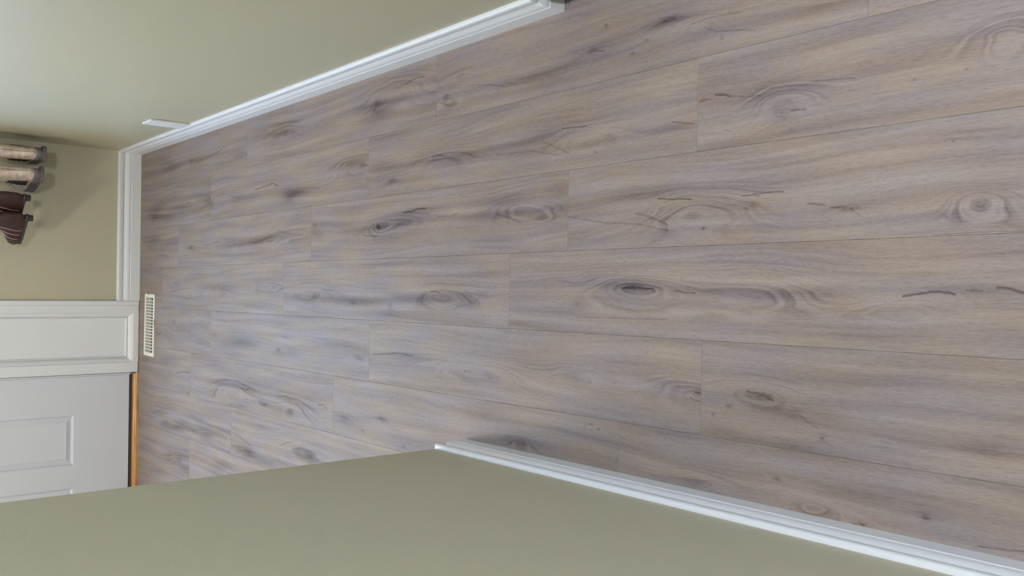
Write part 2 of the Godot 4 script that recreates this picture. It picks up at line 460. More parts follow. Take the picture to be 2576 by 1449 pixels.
# a moulding: profile of (out, up) swept along a floor path; out is to the left of travel
func moulding(profile: PackedVector2Array, path: Array, first_turn := Vector2.ZERO, last_turn := Vector2.ZERO) -> SurfaceTool:
	var st := start()
	var n := path.size()
	var offs := []
	for i in n:
		var before: Vector2 = (path[i] - path[i - 1]).normalized() if i > 0 else Vector2.ZERO
		var after: Vector2 = (path[i + 1] - path[i]).normalized() if i < n - 1 else Vector2.ZERO
		var o1 := Vector2(before.y, -before.x)
		var o2 := Vector2(after.y, -after.x)
		if i == 0:
			offs.append(o2 + first_turn)
		elif i == n - 1:
			offs.append(o1 + last_turn)
		else:
			offs.append(o1 + o2 if absf(o1.dot(o2)) < 0.5 else o1)
	var at := func(i: int, p: Vector2) -> Vector3:
		return Vector3(path[i].x + offs[i].x * p.x, p.y, path[i].y + offs[i].y * p.x)
	for i in n - 1:
		var d: Vector2 = (path[i + 1] - path[i]).normalized()
		var out := Vector3(d.y, 0, -d.x)
		for k in profile.size() - 1:
			var e: Vector2 = profile[k + 1] - profile[k]
			var nn := (out * e.y + Vector3.UP * -e.x).normalized()
			var pts := [at.call(i, profile[k]), at.call(i + 1, profile[k]), at.call(i + 1, profile[k + 1]), at.call(i, profile[k + 1])]
			face(st, pts, nn)
	for i in [0, n - 1]:
		var d2: Vector2 = (path[1] - path[0]) if i == 0 else (path[n - 2] - path[n - 1])
		var nrm := Vector3(-d2.x, 0, -d2.y).normalized()
		var tri := Geometry2D.triangulate_polygon(profile)
		for t in range(0, tri.size(), 3):
			face(st, [at.call(i, profile[tri[t]]), at.call(i, profile[tri[t + 1]]), at.call(i, profile[tri[t + 2]])], nrm)
	return st

# a skin over a stack of rings (each ring the same number of points, counter-clockwise from above when stacked upwards)
func loft(rings: Array, cap_low := true, cap_high := true, st: SurfaceTool = null) -> SurfaceTool:
	var own := st == null
	if own:
		st = start()
	st.set_smooth_group(1)
	var n: int = rings[0].size()
	for i in rings.size() - 1:
		for k in n:
			var k2 := (k + 1) % n
			for p in [rings[i][k], rings[i + 1][k], rings[i + 1][k2], rings[i][k], rings[i + 1][k2], rings[i][k2]]:
				st.add_vertex(p)
	for e in 2:
		if (e == 0 and cap_low) or (e == 1 and cap_high):
			var ring = rings[0] if e == 0 else rings[-1]
			var c := Vector3.ZERO
			for p in ring:
				c += p / n
			st.set_smooth_group(-1)
			for k in n:
				var k2 := (k + 1) % n
				for p in ([c, ring[k], ring[k2]] if e == 0 else [c, ring[k2], ring[k]]):
					st.add_vertex(p)
	if own:
		st.index()
		st.generate_normals()
	return st

# a round cord through points
func cord(points: Array, r: float, sides := 8) -> SurfaceTool:
	var rings := []
	for i in points.size():
		var d: Vector3 = (points[mini(i + 1, points.size() - 1)] - points[maxi(i - 1, 0)]).normalized()
		var s := d.cross(Vector3.UP if absf(d.y) < 0.9 else Vector3.RIGHT).normalized()
		var t := s.cross(d).normalized()
		var ring := PackedVector3Array()
		for k in sides:
			var a := -TAU * k / sides
			ring.append(points[i] + s * cos(a) * r + t * sin(a) * r)
		rings.append(ring)
	return loft(rings)

func paint(c: Color, rough := 0.5, spec := 0.5) -> StandardMaterial3D:
	var m := StandardMaterial3D.new()
	m.albedo_color = c
	m.roughness = rough
	m.metallic_specular = spec
	return m

func noise_map(seed_: int, freq: float, size := 512, normal := false, strength := 1.0, low := Color(0.9, 0.9, 0.9), high := Color(1, 1, 1)) -> NoiseTexture2D:
	var nz := FastNoiseLite.new()
	nz.seed = seed_
	nz.frequency = freq
	nz.fractal_octaves = 4
	var t := NoiseTexture2D.new()
	t.noise = nz
	t.width = size
	t.height = size
	t.seamless = true
	if normal:
		t.as_normal_map = true
		t.bump_strength = strength
	else:
		var g := Gradient.new()
		g.set_color(0, low)
		g.set_color(1, high)
		t.color_ramp = g
	return t

# ------------------------------------------------------------------ wood
func draw_plank(index: int) -> void:
	var job: Dictionary = jobs[index]
	var w: int = job.w
	var h: int = job.h
	var nz := FastNoiseLite.new()
	nz.noise_type = FastNoiseLite.TYPE_SIMPLEX
	nz.fractal_type = FastNoiseLite.FRACTAL_NONE
	nz.frequency = 1.0
	nz.seed = job.seed
	var off: float = (job.seed % 97) * 3.7
	var swirls := []
	var marks := []
	var patches := []
	for f in job.figure:
		[swirls, marks, marks, patches][f[0]].append(f)
	# the slow-changing fields on a coarse grid: ring number, ring strength, tone, waviness, warmth
	var cw := w / 6
	var ch := h / 4
	var soft := PackedFloat32Array()
	soft.resize(cw * ch * 4)
	var warmth := PackedFloat32Array()
	warmth.resize(cw * ch)
	var at := 0
	for y in ch:
		var v := (y + 0.5) / ch * PLANK_W
		for x in cw:
			var u := (x + 0.5) / cw * PLANK_L
			var wob := nz.get_noise_2d(u * 1.3 + off, v * 5.0)
			var wob2 := nz.get_noise_2d(u * 7.0 + off, v * 30.0 + 7.0)
			var rings := (v + wob * 0.016 + wob2 * 0.0016) * 80.0
			var near := 0.0
			for f in swirls:
				var du: float = (u - f[1]) / f[3] + wob2 * 0.10
				if du > -2.3 and du < 2.3:
					var dv: float = (v - f[2] + wob2 * 0.003 + wob * 0.004) / f[4]
					var e := exp(-du * du - dv * dv)
					rings += f[5] * e * 0.95
					near += e
			for f in marks:
				if f[0] == 1:
					var du2: float = (u - f[1]) / (f[3] * 3.2)
					var dv2: float = (v - f[2]) / (f[4] * 2.6)
					if absf(du2) < 2.2 and absf(dv2) < 2.2:
						var e2 := exp(-du2 * du2 - dv2 * dv2)
						rings += 2.0 * e2 * f[5] * minf(1.0, f[3] / 0.02)
						near += 0.4 * e2
			var patch := nz.get_noise_2d(u * 2.4 + 40.0 + off, v * 15.0)
			var broad := nz.get_noise_2d(u * 0.7 + 90.0 + off, (v + wob * 0.009) * 27.0)
			var fine := nz.get_noise_2d(u * 2.2 + 190.0 + off, (v + wob * 0.009) * 80.0)
			var t: float = job.tone + broad * 0.092 + patch * 0.06 + fine * 0.05
			for f in patches:
				var du3: float = (u - f[1]) / f[3]
				var dv3: float = (v - f[2]) / f[4]
				if absf(du3) < 2.2 and absf(dv3) < 2.2:
					t -= f[5] * 1.9 * exp(-du3 * du3 - dv3 * dv3) * (1.0 + 0.6 * broad + 0.8 * patch)
			soft[at * 4] = rings
			soft[at * 4 + 1] = 0.06 + 0.10 * maxf(0.0, patch) + 0.185 * smoothstep(0.01, 0.40, near) * (1.0 + 0.8 * patch)
			soft[at * 4 + 2] = t
			soft[at * 4 + 3] = wob * 0.010 + 0.0035 * near * wob2
			warmth[at] = clampf(0.5 + 0.6 * nz.get_noise_2d(u * 3.0 + 140.0 + off, v * 13.0) - near * 0.1, 0.0, 1.0)
			at += 1
	var im := Image.create_from_data(cw, ch, false, Image.FORMAT_RGBAF, soft.to_byte_array())
	im.resize(w, h, Image.INTERPOLATE_BILINEAR)
	soft = im.get_data().to_float32_array()
	var im2 := Image.create_from_data(cw, ch, false, Image.FORMAT_RF, warmth.to_byte_array())
	im2.resize(w, h, Image.INTERPOLATE_BILINEAR)
	warmth = im2.get_data().to_float32_array()
	# knots and cracks, each on its own patch of the full grid
	var dark := PackedFloat32Array()
	dark.resize(w * h)
	for f in marks:
		var m: float = f[5] * 1.7 if f[0] == 2 else 0.0
		var lo_u: float = minf(f[1], f[3]) - m if f[0] == 2 else f[1] - f[3] * 2.0
		var hi_u: float = maxf(f[1], f[3]) + m if f[0] == 2 else f[1] + f[3] * 2.0
		var lo_v: float = minf(f[2], f[4]) - m if f[0] == 2 else f[2] - f[4] * 2.0
		var hi_v: float = maxf(f[2], f[4]) + m if f[0] == 2 else f[2] + f[4] * 2.0
		for y in range(clampi(int(lo_v / PLANK_W * h), 0, h - 1), clampi(int(hi_v / PLANK_W * h) + 1, 0, h)):
			var v := (y + 0.5) / h * PLANK_W
			for x in range(clampi(int(lo_u / PLANK_L * w), 0, w - 1), clampi(int(hi_u / PLANK_L * w) + 1, 0, w)):
				var u := (x + 0.5) / w * PLANK_L
				var ragged := nz.get_noise_2d(u * 60.0, v * 240.0)
				if f[0] == 1:
					var du: float = (u - f[1]) / f[3]
					var dv: float = (v - f[2]) / f[4]
					dark[y * w + x] += f[5] * 0.62 * exp(-(du * du + dv * dv) * 1.2) * (0.75 + 0.55 * ragged)
				else:
					var ax: float = f[3] - f[1]
					var ay: float = f[4] - f[2]
					var wv := v + 0.0008 * nz.get_noise_2d(u * 24.0, 3.0)
					var s := clampf(((u - f[1]) * ax + (wv - f[2]) * ay) / (ax * ax + ay * ay), 0.0, 1.0)
					var d := Vector2(u - f[1] - ax * s, wv - f[2] - ay * s).length() / (m * (0.75 + 0.22 * ragged))
					if d < 1.0:
						dark[y * w + x] = maxf(dark[y * w + x], f[6] * 0.66 * (1.0 - d * d))
	# every pixel: rings, fibres and pores over the soft fields
	var data := PackedByteArray()
	data.resize(w * h * 3)
	for y in h:
		var v := (y + 0.5) / h * PLANK_W
		var row := y * w
		for x in w:
			var i := row + x
			var u := (x + 0.5) / w * PLANK_L
			var ring := soft[i * 4]
			var r := ring - floorf(ring)
			var band := maxf(-0.35, nz.get_noise_2d(ring * 0.85, 31.0))
			var late := (r * r * r * r if r < 0.88 else 0.60 * (1.0 - r) * 8.33)
			var gv := v + soft[i * 4 + 3]
			var fibre := nz.get_noise_2d(u * 9.0 + off, gv * 430.0)
			var t := soft[i * 4 + 2] + soft[i * 4 + 1] * (0.62 * band + late * (0.30 + 0.55 * maxf(0.0, band))) + fibre * 0.065 + dark[i]
			var pore := nz.get_noise_2d(u * 34.0 + off, gv * 950.0)
			if pore > 0.3:
				t += (pore - 0.3) * 0.32
			var wm := warmth[i]
			data[i * 3] = int(clampf(lerpf(165.0, 102.0, t) + wm * 6.0, 0, 255))
			data[i * 3 + 1] = int(clampf(lerpf(153.0, 91.5, t) + wm * 2.5, 0, 255))
			data[i * 3 + 2] = int(clampf(lerpf(150.0, 92.0, t) - wm * 6.5, 0, 255))
	job.image = Image.create_from_data(w, h, false, Image.FORMAT_RGB8, data)

func plank_shape(xa: float, xb: float, za: float, zb: float, x_right: float, z_far: float) -> SurfaceTool:
	var st := start()
	var c := 0.0004
	var g := 0.00015
	var a := Vector3(xa + g, -0.006, za + g)
	var b := Vector3(xb - g, 0.0, zb - g)
	var uv := func(p: Vector3) -> Vector2:
		return Vector2(clampf((p.z - z_far) / PLANK_L, 0.001, 0.999), clampf((x_right - p.x) / PLANK_W, 0.004, 0.996))
	var top := [Vector3(a.x + c, 0, a.z + c), Vector3(b.x - c, 0, a.z + c), Vector3(b.x - c, 0, b.z - c), Vector3(a.x + c, 0, b.z - c)]
	var mid := [Vector3(a.x, -c, a.z), Vector3(b.x, -c, a.z), Vector3(b.x, -c, b.z), Vector3(a.x, -c, b.z)]
	var low := [Vector3(a.x, a.y, a.z), Vector3(b.x, a.y, a.z), Vector3(b.x, a.y, b.z), Vector3(a.x, a.y, b.z)]
	face(st, top, Vector3.UP, top.map(uv))
	var sides := [Vector3(0, 0, -1), Vector3(1, 0, 0), Vector3(0, 0, 1), Vector3(-1, 0, 0)]
	for i in 4:
		var k := (i + 1) % 4
		var bevel := [top[i], top[k], mid[k], mid[i]]
		face(st, bevel, (sides[i] + Vector3.UP).normalized(), bevel.map(uv))
		var side := [mid[i], mid[k], low[k], low[i]]
		face(st, side, sides[i], side.map(uv))
	return st

func build_floor() -> void:
	var slab := box_obj("floor", Vector3(-2.4, -0.12, -4.75), Vector3(3.1, -0.0062, 2.7), paint(Color(0.2, 0.18, 0.17), 0.9))
	struct(slab, "grey-brown wood-look plank floor running the length of the hall to the door", "floor")
	var grain := noise_map(5, 0.02, 512, true, 1.4)
	var places := []
	var rng := RandomNumberGenerator.new()
	rng.seed = 11
	for row in range(-13, 11):
		var xr := SEAM_X - PLANK_W * (row - 1)
		var xl := xr - PLANK_W
		var z0: float = -ROW_OFFSET.get(row, 3.0 + 0.37 * (absi(row) % 4))
		for i in range(-2, 6):
			var za := z0 + PLANK_L * i
			var zb := za + PLANK_L
			var lo := maxf(za, WALL_B - 0.004)
			var hi := minf(zb, 2.6)
			if row < 0:
				lo = maxf(lo, CORNER_R - 0.004)
			if row > 5:
				hi = minf(hi, CORNER_L + 0.004)
			var a := maxf(xl, -2.2)
			var b := minf(xr, 3.0)
			if row == 0 and lo < CORNER_R:
				b = minf(b, WALL_R)
			if row == 5 and hi > CORNER_L:
				a = maxf(a, -0.4482)
			if hi - lo < 0.02 or b - a < 0.02:
				continue
			places.append({"row": row, "i": i, "a": a, "b": b, "lo": lo, "hi": hi, "xr": xr, "za": za})
	var shared := []
	for k in 4:
		shared.append(jobs.size())
		jobs.append({"w": 516, "h": 96, "seed": 900 + k, "tone": 0.42, "figure": [[0, 0.3 + 0.1 * k, 0.09, 0.12, 0.035, 5.0], [1, 0.8, 0.06, 0.02, 0.009, 0.8]], "image": null})
	for p in places:
		var key := "%d,%d" % [p.row, p.i]
		if FIGURE.has(key):
			p.job = jobs.size()
			var close: bool = p.hi > -2.4
			jobs.append({"w": 1260 if close else 840, "h": 252 if close else 168, "seed": 17 + p.row * 31 + p.i * 7, "tone": TONE.get(key, 0.40), "figure": FIGURE[key], "image": null})
		else:
			p.job = shared[(p.row * 3 + p.i + 60) % 4]
	var task := WorkerThreadPool.add_group_task(draw_plank, jobs.size())
	WorkerThreadPool.wait_for_group_task_completion(task)
	var looks := []
	for job in jobs:
		var m := paint(Color(1, 1, 1), 0.45, 0.22)
		m.albedo_texture = ImageTexture.create_from_image(job.image)
		m.texture_repeat = false
		looks.append(m)
	for p in places:
		obj("plank", plank_shape(p.a, p.b, p.lo, p.hi, p.xr, p.za), looks[p.job], slab)

# lighter and darker planks (0 light .. 1 dark)
const TONE := {}

# ------------------------------------------------------------------ boots
# outline of a boot at one height: from heel (back) to front along +x, half width w
func slice(y: float, back: float, front: float, w: float, toe := 0.0, n := 28) -> PackedVector3Array:
	var ring := PackedVector3Array()
	var c := (back + front) / 2
	var h := (front - back) / 2
	for k in n:
		var a := -TAU * k / n
		var x := cos(a)
		var z := sin(a)
		var px := signf(x) * pow(absf(x), 0.85)
		var pz := signf(z) * pow(absf(z), 0.8)
		var waist := 1.0 + toe * (0.16 * px - 0.20 * exp(-pow((px + 0.1) / 0.35, 2.0)))
		ring.append(Vector3(c + h * px, y, w * pz * waist))
	return ring

func slices(table: Array) -> Array:
	# table rows: [y, back, front, half width, foot shape]; smooth in-betweens
	var out := []
	for i in table.size() - 1:
		var p0: Array = table[maxi(i - 1, 0)]
		var p1: Array = table[i]
		var p2: Array = table[i + 1]
		var p3: Array = table[mini(i + 2, table.size() - 1)]
		for s in 4:
			var t := s / 4.0
			var q := []
			for k in 5:
				q.append(p1[k] + (p2[k] - p1[k]) * t if k == 0 else cubic_interpolate(p1[k], p2[k], p0[k], p3[k], t))
			out.append(slice(q[0], q[1], q[2], q[3], q[4]))
	var e: Array = table[-1]
	out.append(slice(e[0], e[1], e[2], e[3], e[4]))
	return out

const TAN_UPPER := [[0.026, 0.004, 0.222, 0.033, 1.0], [0.055, 0.000, 0.214, 0.0335, 0.9], [0.082, 0.003, 0.172, 0.032, 0.6], [0.115, 0.008, 0.122, 0.029, 0.2], [0.160, 0.008, 0.108, 0.0285, 0.0], [0.215, 0.004, 0.106, 0.029, 0.0], [0.270, 0.000, 0.110, 0.0305, 0.0], [0.320, -0.002, 0.114, 0.0325, 0.0]]
const DARK_UPPER := [[0.026, 0.012, 0.190, 0.026, 0.7], [0.045, 0.002, 0.193, 0.030, 0.8], [0.064, 0.000, 0.186, 0.031, 0.6], [0.080, 0.000, 0.160, 0.031, 0.4], [0.098, 0.002, 0.114, 0.030, 0.1], [0.130, 0.008, 0.088, 0.028, 0.0], [0.170, 0.010, 0.084, 0.029, 0.0], [0.220, 0.006, 0.092, 0.033, 0.0], [0.270, 0.002, 0.098, 0.035, 0.0]]

# a point on a boot's skin at height y and distance x from the heel, on side s
func skin(table: Array, x: float, y: float, s: float, proud := 0.0) -> Vector3:
	var i := 0
	while i < table.size() - 2 and y > table[i + 1][0]:
		i += 1
	var t: float = clampf((y - table[i][0]) / (table[i + 1][0] - table[i][0]), 0.0, 1.0)
	var q := []
	for k in 5:
		q.append(cubic_interpolate(table[i][k], table[i + 1][k], table[maxi(i - 1, 0)][k], table[mini(i + 2, table.size() - 1)][k], t))
	var c: float = (q[1] + q[2]) / 2
	var h: float = (q[2] - q[1]) / 2
	var px := clampf((x - c) / h, -1.0, 1.0)
	var cc := pow(absf(px), 1.0 / 0.85)
	var z: float = q[3] * pow(sqrt(maxf(0.0, 1.0 - cc * cc)), 0.8) * (1.0 + q[4] * (0.16 * px - 0.20 * exp(-pow((px + 0.1) / 0.35, 2.0))))
	return Vector3(c + h * px, y, s * (z + proud))

func hang_loop(o: Node3D, y: float, x: float, to: float) -> void:
	obj("pull_loop", cord([Vector3(x, y - 0.03, 0), Vector3(x - 0.004, (y + to) / 2, 0.004), Vector3(x, to, 0.006), Vector3(x + 0.006, to + 0.002, 0), Vector3(x, to, -0.006), Vector3(x + 0.004, (y + to) / 2, -0.004), Vector3(x, y - 0.03, 0)], 0.002), M.dark_cloth, o)

func winter_boot(at: Vector3, turn: float, label: String, rail: float) -> void:
	var o := thing("winter_boot", at, label, "boot", "pale winter boots hanging against the wall")
	o.rotation.y = turn
	obj("upper", loft(slices(TAN_UPPER)), M.tan_leather, o)
	# rubber sole: a ridged rand with a stepped heel
	var sole := start()
	loft(slices([[0.010, 0.002, 0.226, 0.035, 1.0], [0.028, -0.003, 0.229, 0.0365, 1.0], [0.038, 0.000, 0.226, 0.0355, 1.0]]), true, true, sole)
	sole.generate_normals()
	var sm := obj("sole", sole, M.sole_rubber, o)
	var heel := start()
	loft([slice(0.0, 0.001, 0.062, 0.0335, 0.0), slice(0.0015, -0.0005, 0.065, 0.0345, 0.0), slice(0.012, -0.001, 0.070, 0.0350, 0.0)], true, true, heel)
	heel.generate_normals()
	obj("heel", heel, M.sole_rubber, sm)
	for k in 9:
		var st := start()
		var x := 0.074 + 0.0158 * k
		var hw: float = 0.0345 * (1.0 - 0.35 * pow((k - 4.0) / 5.0, 4.0))
		box(st, Vector3(x, 0.002, -hw), Vector3(x + 0.009, 0.012, hw), 0.0012)
		obj("lug", st, M.sole_rubber, sm)
	# back seam, side overlays, lace hooks and laces
	var seam := []
	for k in 13:
		var y := 0.040 + 0.022 * k
		var p := skin(TAN_UPPER, -0.05, y, 1.0)
		seam.append(Vector3(p.x - 0.0002, y, 0.002))
	obj("back_seam", cord(seam, 0.0009, 6), M.seam_thread, o)
	for s in [-1.0, 1.0]:
		var edge := start()
		# stained gusset panel between heel and instep
		var grid := []
		for a in 9:
			var line := []
			for b in 7:
				var y2 := 0.050 + 0.0095 * a
				var f := b / 6.0
				var x2 := lerpf(0.050 + 0.0012 * a, 0.112 - 0.0030 * a, f)
				line.append(skin(TAN_UPPER, x2, y2, s, 0.0012))
			grid.append(line)
		edge.set_smooth_group(1)
		for a in 8:
			for b in 6:
				var quad := [grid[a][b], grid[a + 1][b], grid[a + 1][b + 1], grid[a][b + 1]]
				for k in ([0, 2, 1, 0, 3, 2] if s < 0 else [0, 1, 2, 0, 2, 3]):
					edge.add_vertex(quad[k])
		edge.generate_normals()
		obj("side_panel", edge, M.gusset, o)
		for k in 4:
			var y3 := 0.058 + 0.020 * k
			var p3 := skin(TAN_UPPER, 0.088 - 0.004 * k, y3, s, 0.002)
			var ring := []
			for j in 9:
				var an := TAU * j / 8
				ring.append(p3 + Vector3(cos(an) * 0.005, sin(an) * 0.005, s * 0.001))
			obj("lace_hook", cord(ring, 0.0014, 6), M.dark_metal, o)
			var q3 := skin(TAN_UPPER, 0.102 - 0.004 * k, y3 + 0.012, s, 0.003)
			obj("lace", cord([p3, (p3 + q3) / 2 + Vector3(0, 0.002, s * 0.002), q3], 0.0016, 6), M.dark_cloth, o)
	# padded collar
	var col := []
	for p in slice(0.318, -0.003, 0.116, 0.0335, 0.0):
		col.append(p)
	col.append(col[0])
	obj("collar", cord(col, 0.007, 8), M.tan_leather, o)
	hang_loop(o, 0.322, 0.004, rail - at.y)

func ankle_boot(at: Vector3, turn: float, label: String, rail: float) -> void:
	var o := thing("ankle_boot", at, label, "boot", "dark brown heeled ankle boots hanging against the wall")
	o.rotation.y = turn
	obj("upper", loft(slices(DARK_UPPER)), M.brown_leather, o)
	var so := start()
	loft(slices([[0.020, 0.004, 0.192, 0.027, 0.7], [0.024, 0.003, 0.194, 0.028, 0.7], [0.028, 0.006, 0.192, 0.0275, 0.7]]), true, true, so)
	so.generate_normals()
	obj("sole", so, M.dark_sole, o)
	var he := start()
	loft([slice(0.0, 0.010, 0.034, 0.0125, 0.0), slice(0.003, 0.009, 0.035, 0.0130, 0.0), slice(0.012, 0.010, 0.033, 0.0120, 0.0), slice(0.021, 0.006, 0.044, 0.019, 0.0)], true, true, he)
	he.generate_normals()
	obj("heel", he, M.dark_sole, o)
	for s in [-1.0, 1.0]:
		for k in 3:
			var pts := []
			for j in 12:
				var y := 0.036 + 0.0125 * j + 0.004 * k
				var x := 0.080 + 0.026 * k - (0.050 + 0.010 * k) * (1.0 - exp(-pow(j / 5.0, 2.0))) * 0.62
				pts.append(skin(DARK_UPPER, x, y, s, 0.0006))
			obj("piping", cord(pts, 0.0022, 6), M.pink_piping, o)
	hang_loop(o, 0.274, 0.008, rail - at.y)


func _ready() -> void:
	# camera: held 1.37 m up, pitched down 39.8 degrees and turned on its side (image left is up)
	var pitch := deg_to_rad(39.820)
	var yaw := deg_to_rad(0.373)
	var roll := deg_to_rad(0.924)
	var fwd := Vector3(sin(yaw) * cos(pitch), -sin(pitch), -cos(yaw) * cos(pitch))
	var right := Vector3(cos(yaw), 0, sin(yaw))
	var up := right.cross(fwd)
	var r2 := right * cos(roll) + up * sin(roll)
	var u2 := up * cos(roll) - right * sin(roll)
	var cam := Camera3D.new()
	cam.name = "camera"
	cam.fov = 35.56
	cam.near = 0.02
	cam.transform = Transform3D(Basis(-u2, r2, -fwd), Vector3(0, 1.3738, 0))
	add_child(cam)
	cam.current = true
	# sky and exposure
	var env := Environment.new()
	env.background_mode = Environment.BG_SKY
	var sky := Sky.new()
	var sm := ProceduralSkyMaterial.new()
	sm.sky_top_color = Color(0.50, 0.62, 0.80)
	sm.sky_horizon_color = Color(0.78, 0.84, 0.90)
	sm.ground_horizon_color = Color(0.60, 0.62, 0.62)
	sm.ground_bottom_color = Color(0.35, 0.36, 0.34)
	sm.sky_energy_multiplier = 1.6
	sky.sky_material = sm
	env.sky = sky
	env.tonemap_mode = Environment.TONE_MAPPER_LINEAR
	env.tonemap_exposure = EXPOSURE
	env.sdfgi_enabled = true
	env.ssao_enabled = true
	env.ssil_enabled = true
	var we := WorldEnvironment.new()
	we.name = "world_environment"
	we.environment = env
	add_child(we)
	# daylight through the sidelight, the door's window, and the window of the room behind
	daylight("sidelight_daylight", Vector3(-0.2335, 1.40, -4.525), Vector3(-0.2335, 1.40, 0), Vector2(0.18, 1.20), 1.0)
	daylight("far_sidelight_daylight", Vector3(-1.5050, 1.40, -4.432), Vector3(-1.5050, 1.40, 0), Vector2(0.18, 1.20), 1.0)
	daylight("door_daylight", Vector3(-0.866, 1.46, -4.39), Vector3(-0.866, 1.46, 0), Vector2(0.52, 0.84), 1.0)
	daylight("room_daylight", Vector3(2.94, 1.45, 0.7), Vector3(0, 1.45, 0.7), Vector2(1.6, 1.2), 1.0)
	materials()
	build_floor()
	build_shell()
	build_entry()
	build_lamp()
	build_register()
	build_strip()
	build_boots()
	build_cabinet()

const EXPOSURE := 1.08
const DAY := {"sidelight_daylight": 9.0, "far_sidelight_daylight": 5.5, "door_daylight": 4.2, "room_daylight": 1.0, "lamp": 1.5, "hall_lamp": 3.6}
const DAY_COLOR := {"sidelight_daylight": Color(0.50, 0.77, 1.0), "far_sidelight_daylight": Color(0.74, 0.88, 1.0), "door_daylight": Color(0.82, 0.91, 1.0), "room_daylight": Color(0.76, 0.88, 1.0)}

func daylight(called: String, at: Vector3, towards: Vector3, size: Vector2, k: float) -> void:
	var l := AreaLight3D.new()
	l.name = called
	l.area_size = size
	l.area_normalize_energy = false
	l.light_energy = DAY[called] * k
	l.light_color = DAY_COLOR[called]
	l.area_range = 14.0
	l.area_attenuation = 2.0
	l.shadow_enabled = true
	add_child(l)
	l.look_at_from_position(at, towards, Vector3.UP)

func materials() -> void:
	var rough_wall := noise_map(3, 0.05, 512, true, 1.2)
	M.wall = paint(Color8(188, 182, 158), 0.46, 0.5)
	M.wall.normal_enabled = true
	M.wall.normal_texture = rough_wall
	M.wall.normal_scale = 0.25
	M.wall.uv1_triplanar = true
	M.wall.uv1_world_triplanar = true
	M.wall.uv1_scale = Vector3(4, 4, 4)
	M.ceiling = paint(Color8(226, 226, 222), 0.9, 0.2)
	M.trim = paint(Color8(226, 226, 230), 0.38, 0.5)
	M.door = paint(Color8(212, 213, 221), 0.42, 0.5)
	M.dark_gap = paint(Color8(46, 44, 46), 0.8, 0.3)
	M.seal = paint(Color8(66, 62, 72), 0.7, 0.4)
	M.cream = paint(Color8(236, 229, 208), 0.4, 0.5)
	M.vent_blade = paint(Color8(150, 146, 138), 0.45, 0.5)
	M.vent_dark = paint(Color8(84, 84, 88), 0.7, 0.3)
	M.white_strip = paint(Color8(228, 227, 230), 0.5)
	var oak := paint(Color8(224, 168, 100), 0.30, 0.5)
	oak.albedo_texture = noise_map(21, 0.012, 256, false, 1.0, Color(0.70, 0.66, 0.60), Color(1.0, 1.0, 1.0))
	oak.uv1_triplanar = true
	oak.uv1_world_triplanar = true
	oak.uv1_scale = Vector3(1.6, 14, 14)
	M.oak = oak
	var tan := paint(Color8(222, 208, 195), 0.72, 0.3)
	tan.albedo_texture = noise_map(31, 0.014, 256, false, 1.0, Color(0.74, 0.71, 0.70), Color(1.03, 1.01, 1.0))
	tan.uv1_triplanar = true
	tan.uv1_scale = Vector3(9, 9, 9)
	M.tan_leather = tan
	M.seam_thread = paint(Color8(120, 100, 84), 0.9)
	M.gusset = paint(Color8(74, 72, 74), 0.85)
	M.gusset.albedo_texture = noise_map(33, 0.05, 128, false, 1.0, Color(0.45, 0.45, 0.5), Color(1.3, 1.25, 1.2))
	M.gusset.uv1_triplanar = true
	M.gusset.uv1_scale = Vector3(14, 14, 14)
	M.sole_rubber = paint(Color8(112, 104, 108), 0.75, 0.3)
	M.dark_metal = paint(Color8(56, 54, 58), 0.4)
	M.dark_cloth = paint(Color8(52, 50, 54), 0.9)
	var brown := paint(Color8(66, 46, 44), 0.5, 0.45)
	brown.albedo_texture = noise_map(41, 0.03, 256, false, 1.0, Color(0.75, 0.72, 0.72), Color(1.2, 1.15, 1.1))
	brown.uv1_triplanar = true
	brown.uv1_scale = Vector3(8, 8, 8)
	M.brown_leather = brown
	M.pink_piping = paint(Color8(176, 134, 128), 0.6)
	M.dark_sole = paint(Color8(56, 50, 54), 0.55)
	M.dark_wood = paint(Color8(52, 26, 20), 0.35)
	M.rack_wood = paint(Color8(205, 200, 190), 0.5)
	var glass := paint(Color(0.9, 0.95, 1.0, 0.08), 0.02, 0.5)
	glass.transparency = BaseMaterial3D.TRANSPARENCY_ALPHA
	M.glass = glass
	var bulb := paint(Color(1, 0.97, 0.9), 0.6)
	bulb.emission_enabled = true
	bulb.emission = Color(1.0, 0.93, 0.82)
	bulb.emission_energy_multiplier = 1.5
	M.bulb = bulb

